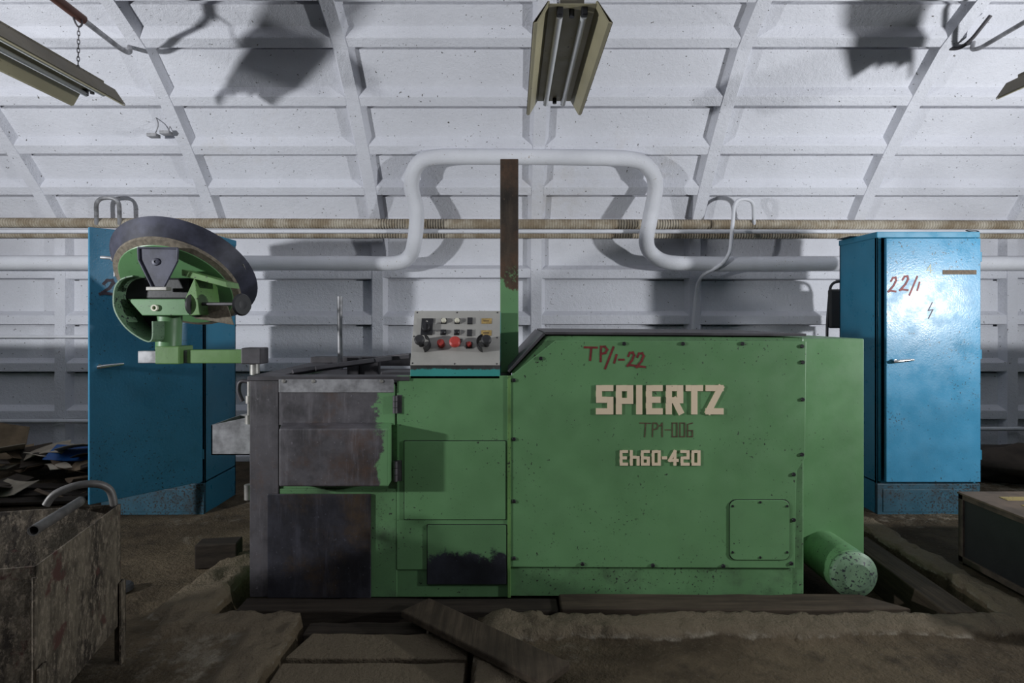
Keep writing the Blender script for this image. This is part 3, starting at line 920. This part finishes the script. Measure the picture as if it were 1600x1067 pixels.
pipe('vent_bend', ub, .017, 'galvanised', 'bent grey U-shaped pipe standing above the open blue cabinet', 12)
ub = round_path([at(1178, 350, 4.90), at(1177, 311, 4.74), at(1148, 311, 4.72), at(1141, 395, 4.74), at(1128, 414, 4.75), at(1092, 432, 4.90), at(1086, 470, 4.96), at(1079, 560, 4.96)], .09)
pipe('vent_bend', ub, .015, 'white_pipe', 'slim bent pale pipe hooking over the lagged pipe and down a rib', 12)

# ------------------------------------------------------------------ ceiling lamps
def ceiling_lamp(xc, y0, y1, z, label, roll=0.0):
    t = thing('fluorescent_lamp', label, 'lamp', (xc, (y0 + y1) / 2, z), 'fluorescent ceiling lamps')
    mt = Matrix.Rotation(roll, 3, 'Y')
    def q(x, y, zz_):
        v = mt @ V((x, 0, zz_))
        return V((xc + v.x, y, z + v.z))
    def swept(sec, a, b):
        n = len(sec)
        m = MB()
        m.add([q(x, a, s) for x, s in sec] + [q(x, b, s) for x, s in sec], [list(range(n)), list(range(2 * n - 1, n - 1, -1))] + [(i, n + i, n + (i + 1) % n, (i + 1) % n) for i in range(n)])
        return m
    swept([(-.10, 0), (.10, 0), (.10, .006), (.05, .008), (.05, .055), (-.05, .055), (-.05, .008), (-.10, .006)], y0 + .02, y1 - .02).build('housing', 'lamp_brown', t, bev=.002)
    swept([(-.099, -.001), (.099, -.001), (.099, -.004), (-.099, -.004)], y0 + .005, y1 - .005).build('reflector', 'lamp_cream', t)
    for s in (-1, 1):
        swept([(s * .1025, .008), (s * .166, -.083), (s * .168, -.082), (s * .1045, .010)], y0 + .003, y1 - .003).build('wing_back', 'lamp_brown', t)
        swept([(s * .097, .004), (s * .148, -.085), (s * .162, -.088), (s * .164, -.084), (s * .152, -.079), (s * .101, .008)], y0, y1).build('reflector_wing', 'lamp_cream', t)
        MB().cyl(q(s * .052, y0 + .05, -.030), q(s * .052, y1 - .03, -.030), .0145, 14).build('tube', 'glass_tube', t)
        for yy in (y0 + .035, y1 - .035):
            swept([(s * .052 - .014, .0), (s * .052 + .014, .0), (s * .052 + .014, -.04), (s * .052 - .014, -.04)], yy - .014, yy + .014).build('socket', 'black', t, bev=.006)
    for yy in (y0 + .05, y1 - .05):
        MB().cyl(q(0, yy, .002), q(0, yy, -.035), .012, 10).build('starter', 'black', t)
    return t, q
lampc, qc = ceiling_lamp(.255, 2.41, 3.50, 2.580, 'cream double-tube fluorescent lamp hanging above the machine')
lampl, ql = ceiling_lamp(-2.50, 2.30, 3.48, 2.63, 'cream double-tube fluorescent lamp hanging from a brown conduit and chain')
lampr, qr = ceiling_lamp(3.07, 2.35, 3.46, 2.66, 'cream double-tube fluorescent lamp hanging above the closed blue cabinet')
def chain(a, b, label):
    a, b = V(a), V(b)
    n = max(4, int((b - a).length / .022))
    t = (b - a).normalized()
    m = MB()
    u, v = t.orthogonal().normalized(), None
    v = t.cross(u)
    for i in range(n):
        c = a + (b - a) * (i + .5) / n
        sd = u if i % 2 else v
        hl, hw = (b - a).length / n * .68, .006
        m.tube([c + t * hl * math.sin(k * math.pi / 4) + sd * hw * math.cos(k * math.pi / 4) for k in range(8)], .0022, 5, closed=True)
    o = m.build('chain', 'steel_dark', origin=a)
    return tag(o, label, 'chain', 'lamp chains')
def ceil_z(y):
    for i in range(len(prof) - 1):
        if prof[i].x >= y >= prof[i + 1].x and prof[i].x > prof[i + 1].x:
            t = (prof[i].x - y) / (prof[i].x - prof[i + 1].x)
            return prof[i].y + t * (prof[i + 1].y - prof[i].y)
    return 3.9
for xc, lb in ((.255, 'above the machine'), (3.06, 'above the closed cabinet')):
    for yy in (2.6, 3.2):
        chain((xc, yy, 2.70 if xc > 1 else 2.63), (xc, yy, ceil_z(yy) + .05), 'thin dark chain holding up the lamp ' + lb)
# conduits the outer lamps hang from
cd = [V((-2.44, 2.2, 3.00)), V((-2.44, 2.75, 2.985)), at(130, 31, 3.25), at(188, 76, 3.72), at(203, 84, 3.86), at(203, 72, 3.97)]
cdo = pipe('lamp_conduit', round_path(cd, .08), .016, 'galvanised', 'bent grey conduit carrying the lamp with a brown sleeve', 10)
m_ = MB().tube([cd[0] + V((0, 0, .0)), cd[1], cd[2]], .026, 12)
slv = m_.build('sleeve', plain('rust_brown', (.085, .035, .025), .5), cdo)
slv['label'] = 'dark brown sleeve over the conduit'
hk = at(122, 38, 3.20)
tag(MB().tube(smooth_path([at(113, 22, 3.18), at(118, 36, 3.19), at(123, 42, 3.2), at(128, 38, 3.21), at(127, 30, 3.22)], 4), .005, 6).build('hook', 'steel_dark', origin=hk), 'small dark hook gripping the brown conduit sleeve', 'hook')
chain(at(123, 42, 3.2), V((at(122, 106, 3.2).x, 3.2, 2.64)), 'thin dark chain holding up the lamp under the brown conduit')
cdr = [at(1640, 12, 3.3), at(1600, 35, 3.4), at(1530, 76, 3.80), at(1518, 78, 3.88), at(1522, 62, 3.95)]
pipe('lamp_conduit', round_path(cdr, .06), .014, 'galvanised', 'bent grey conduit near the lamp above the closed cabinet', 10)
cdr = [at(1548, 24, 3.75), at(1518, 62, 3.86), at(1500, 76, 3.92), at(1480, 76, 3.99)]
pipe('cable_stub', round_path(cdr, .06), .012, 'steel_dark', 'dark cut cable end curling off the vault rib', 10)

def bracket(x, y, Y, label):
    p = at(x, y, Y)
    m = MB()
    m.box((p.x - .035, p.y - .03, p.z - .012), (p.x + .035, p.y + .03, p.z + .012))
    m.tube(smooth_path([p + V((.01, 0, .01)), p + V((.03, .01, .09)), p + V((-.01, .03, .17))], 5), .004, 6)
    tag(m.build('cable_clip', 'galvanised', origin=p), label, 'bracket', 'loose cable clips on the vault')
bracket(156, 46, 3.98, 'loose grey cable clip dangling from the vault by the lamp conduit')
bracket(177, 48, 3.98, 'loose grey cable clip dangling from the vault by the lamp conduit')
bracket(240, 212, 4.40, 'loose grey cable clip dangling below the lamp conduit')
bracket(260, 208, 4.40, 'loose grey cable clip dangling below the lamp conduit')

# ------------------------------------------------------------------ rusty tank, foreground left
O = V((-1.305, 1.58, 0))
u = V((-.972, -.235, 0))
v = V((-.235, .972, 0))
tank = thing('metal_tank', 'rusty open sheet-metal tank on angle-iron legs with pipes across its rim', 'tank', O + u * .5 + v * .27)
def T(a, b, z):
    return O + u * a + v * b + V((0, 0, z))
def tb(m, a0, a1, b0, b1, z0, z1):
    return m.hexa([T(a0, b0, z0), T(a1, b0, z0), T(a1, b1, z0), T(a0, b1, z0), T(a0, b0, z1), T(a1, b0, z1), T(a1, b1, z1), T(a0, b1, z1)])
LT, WT, zb, zt = 1.05, .546, .15, .58
for a0, a1, b0, b1 in ((0, .005, 0, WT), (LT - .005, LT, 0, WT), (0, LT, 0, .005), (0, LT, WT - .005, WT)):
    tb(MB(), a0, a1, b0, b1, zb, zt).build('side_sheet', 'tank_rust', tank, bev=.001)
tb(MB(), 0, LT, 0, WT, zb - .004, zb + .002).build('bottom_sheet', 'tank_rust', tank)
tb(MB(), .005, LT - .005, .005, WT - .005, zb, .34).build('oil_sludge', plain('sludge', (.008, .007, .006), .85), tank)
for a0, b0 in ((-.012, WT - .03), (-.012, -.012), (LT - .02, -.012), (LT - .02, WT - .03)):
    lg = MB()
    tb(lg, a0, a0 + .006, b0, b0 + .042, .0, .30)
    tb(lg, a0, a0 + .035, b0 + .036, b0 + .042, .0, .30)
    lg.build('leg', 'tank_rust', tank)
for a in (.0, ):
    lh = MB()
    lh.tube([T(.004, .0, zt - .03), T(.004, .0, zb)], .006, 8)
    lh.build('corner_weld', 'tank_rust', tank)
hp = [at(72, 789, 1.98), at(86, 772, 1.99), at(118, 759, 2.02), at(150, 756, 2.06), at(170, 764, 2.09), at(177, 782, 2.10), at(178, 800, 2.10)]
tag(MB().tube(smooth_path(hp, 6), .013, 12).build('bent_pipe', 'dull_pipe', origin=hp[0]), 'curved grey pipe arched over the rim of the rusty tank', 'pipe')
a, b = at(52, 829, 1.80), at(126, 783, 2.10)
ph = MB()
d = (b - a).normalized()
ph.tube([a, b], .017, 16, caps=False)
ph.tube([a + d * .001, b], .0135, 16, caps=False)
ph.lathe([(.0135, 0), (.017, 0)], a, d, 16)
ph.lathe([(0, .25), (.0136, .25)], a, d, 16)
tag(ph.build('pipe_offcut', 'dull_pipe', origin=a), 'straight open-ended pipe lying over the rusty tank', 'pipe')

# ------------------------------------------------------------------ dark crate on the right
crate = thing('metal_crate', 'dark rusty metal crate with yellow slats on its top', 'crate', (2.68, 2.55, 0))
x0, x1, y0, y1, zt = 2.30, 3.05, 2.10, 2.97, .362
MB().box((x0 + .01, y0 + .01, .02), (x1 - .01, y1 - .01, zt - .02)).build('crate_body', 'black', crate, bev=.003)
fr = MB()
for xx in (x0, x1 - .03):
    for yy in (y0, y1 - .03):
        fr.box((xx, yy, .0), (xx + .03, yy + .03, zt))
for zz_ in (.012, zt - .03):
    fr.box((x0, y0, zz_), (x0 + .025, y1, zz_ + .03)).box((x1 - .025, y0, zz_), (x1, y1, zz_ + .03)).box((x0, y0, zz_), (x1, y0 + .025, zz_ + .03)).box((x0, y1 - .025, zz_), (x1, y1, zz_ + .03))
fr.build('crate_frame', plain('crate_rust', (.045, .032, .024), .7, .1, .5, 12), crate, bev=.002)
MB().box((x0 - .004, y0 - .004, zt - .006), (x1 + .004, y1 + .004, zt + .004)).build('crate_lid', plain('rusty_lid', (.085, .06, .042), .7, .1, .4, 7), crate, bev=.002)
paint('yellow_slat', (.30, .23, .08), .6, .3, (.06, .045, .03), .56)
for k in range(6):
    MB().box((x0 + .13, y0 + .10 + .125 * k, zt + .003), (x1 - .05, y0 + .15 + .125 * k, zt + .007)).build('slat', 'yellow_slat', crate)

# ------------------------------------------------------------------ planks, slabs and blocks around the pit
def plank(name, pts, z0, z1, mat, label, cat='plank', seed=0, group=None):
    """pts: 4 floor corners (x, y); sawn edges slightly uneven"""
    r = random.Random(seed)
    p = [V((x, y, 0)) for x, y in pts]
    n = 10
    m = MB()
    rows_ = []
    for i in range(n + 1):
        t = i / n
        a, b = p[0].lerp(p[1], t), p[3].lerp(p[2], t)
        j = [r.uniform(-.004, .004) for _ in range(4)]
        rows_.append([a + V((0, j[0], z0)), b + V((0, j[1], z0)), b + V((0, j[1], z1 + j[2] * .6)), a + V((0, j[0], z1 + j[3] * .6))])
    vs = [q for rw in rows_ for q in rw]
    fs = [(0, 1, 2, 3), tuple(n * 4 + k for k in (3, 2, 1, 0))]
    for i in range(n):
        for k in range(4):
            fs.append((i * 4 + k, (i + 1) * 4 + k, (i + 1) * 4 + (k + 1) % 4, i * 4 + (k + 1) % 4))
    m.add(vs, fs)
    c = sum(p, V((0, 0, 0))) / 4
    o = m.build(name, mat, origin=(c.x, c.y, z0), bev=.006)
    tag(o, label, cat, group)
    return o
G = 'planks and slabs covering the pit'
plank('plank', [(-1.19, 2.475), (.2, 2.47), (.2, 2.585), (-1.19, 2.585)], -.16, .004, 'wood_dark', 'dark oily timber baulk along the foot of the bare steel end', seed=1, group=G)
plank('plank', [(.21, 2.455), (1.70, 2.45), (1.56, 2.585), (.21, 2.588)], -.16, .022, 'wood_x', 'long brown plank with a pointed end along the foot of the green cover', seed=2, group=G)
plank('plank', [(1.84, 2.44), (1.98, 2.44), (2.03, 3.30), (1.90, 3.30)], -.16, .012, 'wood_y', 'brown plank lying lengthways beside the drum', seed=3, group=G)
plank('beam', [(-.85, 2.335), (-.35, 2.34), (-.35, 2.43), (-.85, 2.425)], -.16, -.02, 'wood_dark', 'dark beam deep in the pit gap before the steel end', 'beam', seed=4, group=G)
plank('slab', [(-.845, 2.14), (-.165, 2.14), (-.165, 2.31), (-.80, 2.31)], -.16, -.004, 'dirt_floor', 'wide dusty cover slab next to the pit beam', 'slab', seed=5, group=G)
plank('slab', [(-.85, 1.86), (-.17, 1.86), (-.17, 2.125), (-.85, 2.125)], -.16, -.012, 'dirt_floor', 'wide dusty cover slab farthest from the machine', 'slab', seed=6, group=G)
# loose board lying diagonally over the trench edge
a, b = V((-.41, 2.44, .02)), V((.15, 1.93, .045))
d = (b - a).normalized()
s = V((-d.y, d.x, 0)).normalized() * .075
mbd = MB().hexa([a - s, b - s, b + s, a + s] + [p + V((0, 0, .03)) for p in (a - s, b - s, b + s, a + s)])
tag(mbd.build('loose_board', 'wood_y', origin=(a + b) / 2, bev=.006), 'loose brown board lying diagonally across the trench edge', 'board')
bl = MB().box((-.10, -.05, 0), (.10, .05, .12), Matrix.Rotation(.15, 3, 'Z'), (-1.50, 2.95, .0))
tag(bl.build('wood_block', 'wood_dark', origin=(-1.5, 2.95, 0), bev=.006), 'short dark timber block on the floor beside the steel end', 'block')
dc = MB().lathe([(0, .03), (.035, .03), (.045, .02), (.045, 0), (0, 0)], (-1.80, 2.66, .005), (0, 0, 1), 20)
tag(dc.build('rubber_puck', 'black_rubber', origin=(-1.8, 2.66, 0)), 'small round black cap on the floor behind the rusty tank', 'cap')

# ------------------------------------------------------------------ scrap heap by the left wall
rr = random.Random(11)
mats = ['cardboard_a', 'cardboard_b', 'cardboard_c', 'cardboard_d', 'cardboard_a', 'cardboard_c']
words = {'cardboard_a': 'brown', 'cardboard_b': 'tan', 'cardboard_c': 'dark brown', 'cardboard_d': 'pale grey'}
def scrap(x, y, z, sx, sy, rz, tx, ty, mat, bend, label):
    m = MB()
    N = 5
    mt = Matrix.Rotation(rz, 3, 'Z') @ Matrix.Rotation(tx, 3, 'X') @ Matrix.Rotation(ty, 3, 'Y')
    j = [rr.uniform(-.25, .25) for _ in range(4)]
    vs = []
    for i in range(N + 1):
        t = i / N - .5
        zc = bend * (t * t - .25)
        w0, w1 = -.5 + j[0] * t, .5 + j[1] * t
        for w_ in (w0, w1):
            for h in (0, .005):
                vs.append(mt @ V((t * sx, w_ * sy, zc + h)) + V((x, y, z)))
    fs = [(0, 1, 3, 2), (N * 4, N * 4 + 2, N * 4 + 3, N * 4 + 1)]
    for i in range(N):
        p, q = i * 4, i * 4 + 4
        fs += [(p, p + 2, q + 2, q), (p + 1, q + 1, q + 3, p + 3), (p, q, q + 1, p + 1), (p + 2, p + 3, q + 3, q + 2)]
    m.add(vs, fs)
    mz = min(q.z for q in vs)
    o = m.build('cardboard_scrap' if mat != 'blue_plastic' else 'plastic_sheet', mat, origin=(x, y, mz))
    if mz < .012:
        o.location.z += .012 - mz
    tag(o, label, 'scrap', 'scraps in the heap by the wall')
for i in range(46):
    y = rr.uniform(3.98, 4.85)
    x = rr.uniform(-4.35, -2.75)
    if x > -2.95 and y < 4.2:
        continue
    mt = rr.choice(mats)
    hz = max(0, .16 * (1 - abs(y - 4.55) / .6)) * rr.uniform(.3, 1)
    scrap(x, y, .05 + hz * 1.2, rr.uniform(.16, .38), rr.uniform(.10, .22), rr.uniform(0, 3), rr.uniform(-.3, .45), rr.uniform(-.3, .3), mt, rr.uniform(-.12, .15),
          words[mt] + ' torn cardboard scrap in the heap at the wall foot')
scrap(-4.25, 4.80, .20, .34, .36, .3, 1.15, .0, 'cardboard_b', .03, 'large tan cardboard sheet leaning against the wall over the heap')
scrap(-3.45, 4.55, .20, .34, .22, .2, .35, .1, 'blue_plastic', .03, 'blue plastic sheet on top of the cardboard heap')
for k in range(3):
    c = V((-3.65 + .08 * k, 3.86 + .17 * k, .012 + .004 * k))
    tag(MB().box((-.72, -.06, 0), (.72, .06, .022), Matrix.Rotation(.10 - .07 * k, 3, 'Z'), c).build('floor_board', 'wood_dark', origin=c, bev=.004), 'long dark board lying at the bottom of the cardboard heap', 'board', 'boards in the heap by the wall')
# dark bundle behind the crate
bn = MB()
N1, N2 = 24, 14
vs = []
for i in range(N1):
    for j in range(N2 + 1):
        th_, ph_ = 2 * math.pi * i / N1, math.pi * j / N2
        p = V((math.sin(ph_) * math.cos(th_), math.sin(ph_) * math.sin(th_), math.cos(ph_)))
        k = 1 + .28 * mnoise.fractal(p * 1.7, 1, 2, 4)
        vs.append(V((4.15 + p.x * .62 * k, 4.55 + p.y * .35 * k, max(.0, .10 + p.z * .17 * k))))
bn.add(vs, [(i * (N2 + 1) + j, i * (N2 + 1) + j + 1, ((i + 1) % N1) * (N2 + 1) + j + 1, ((i + 1) % N1) * (N2 + 1) + j) for i in range(N1) for j in range(N2)], True)
tag(bn.build('tarpaulin_bundle', 'cardboard_c', origin=(4.15, 4.55, 0)), 'low dark crumpled bundle on the floor by the wall behind the crate', 'bundle')
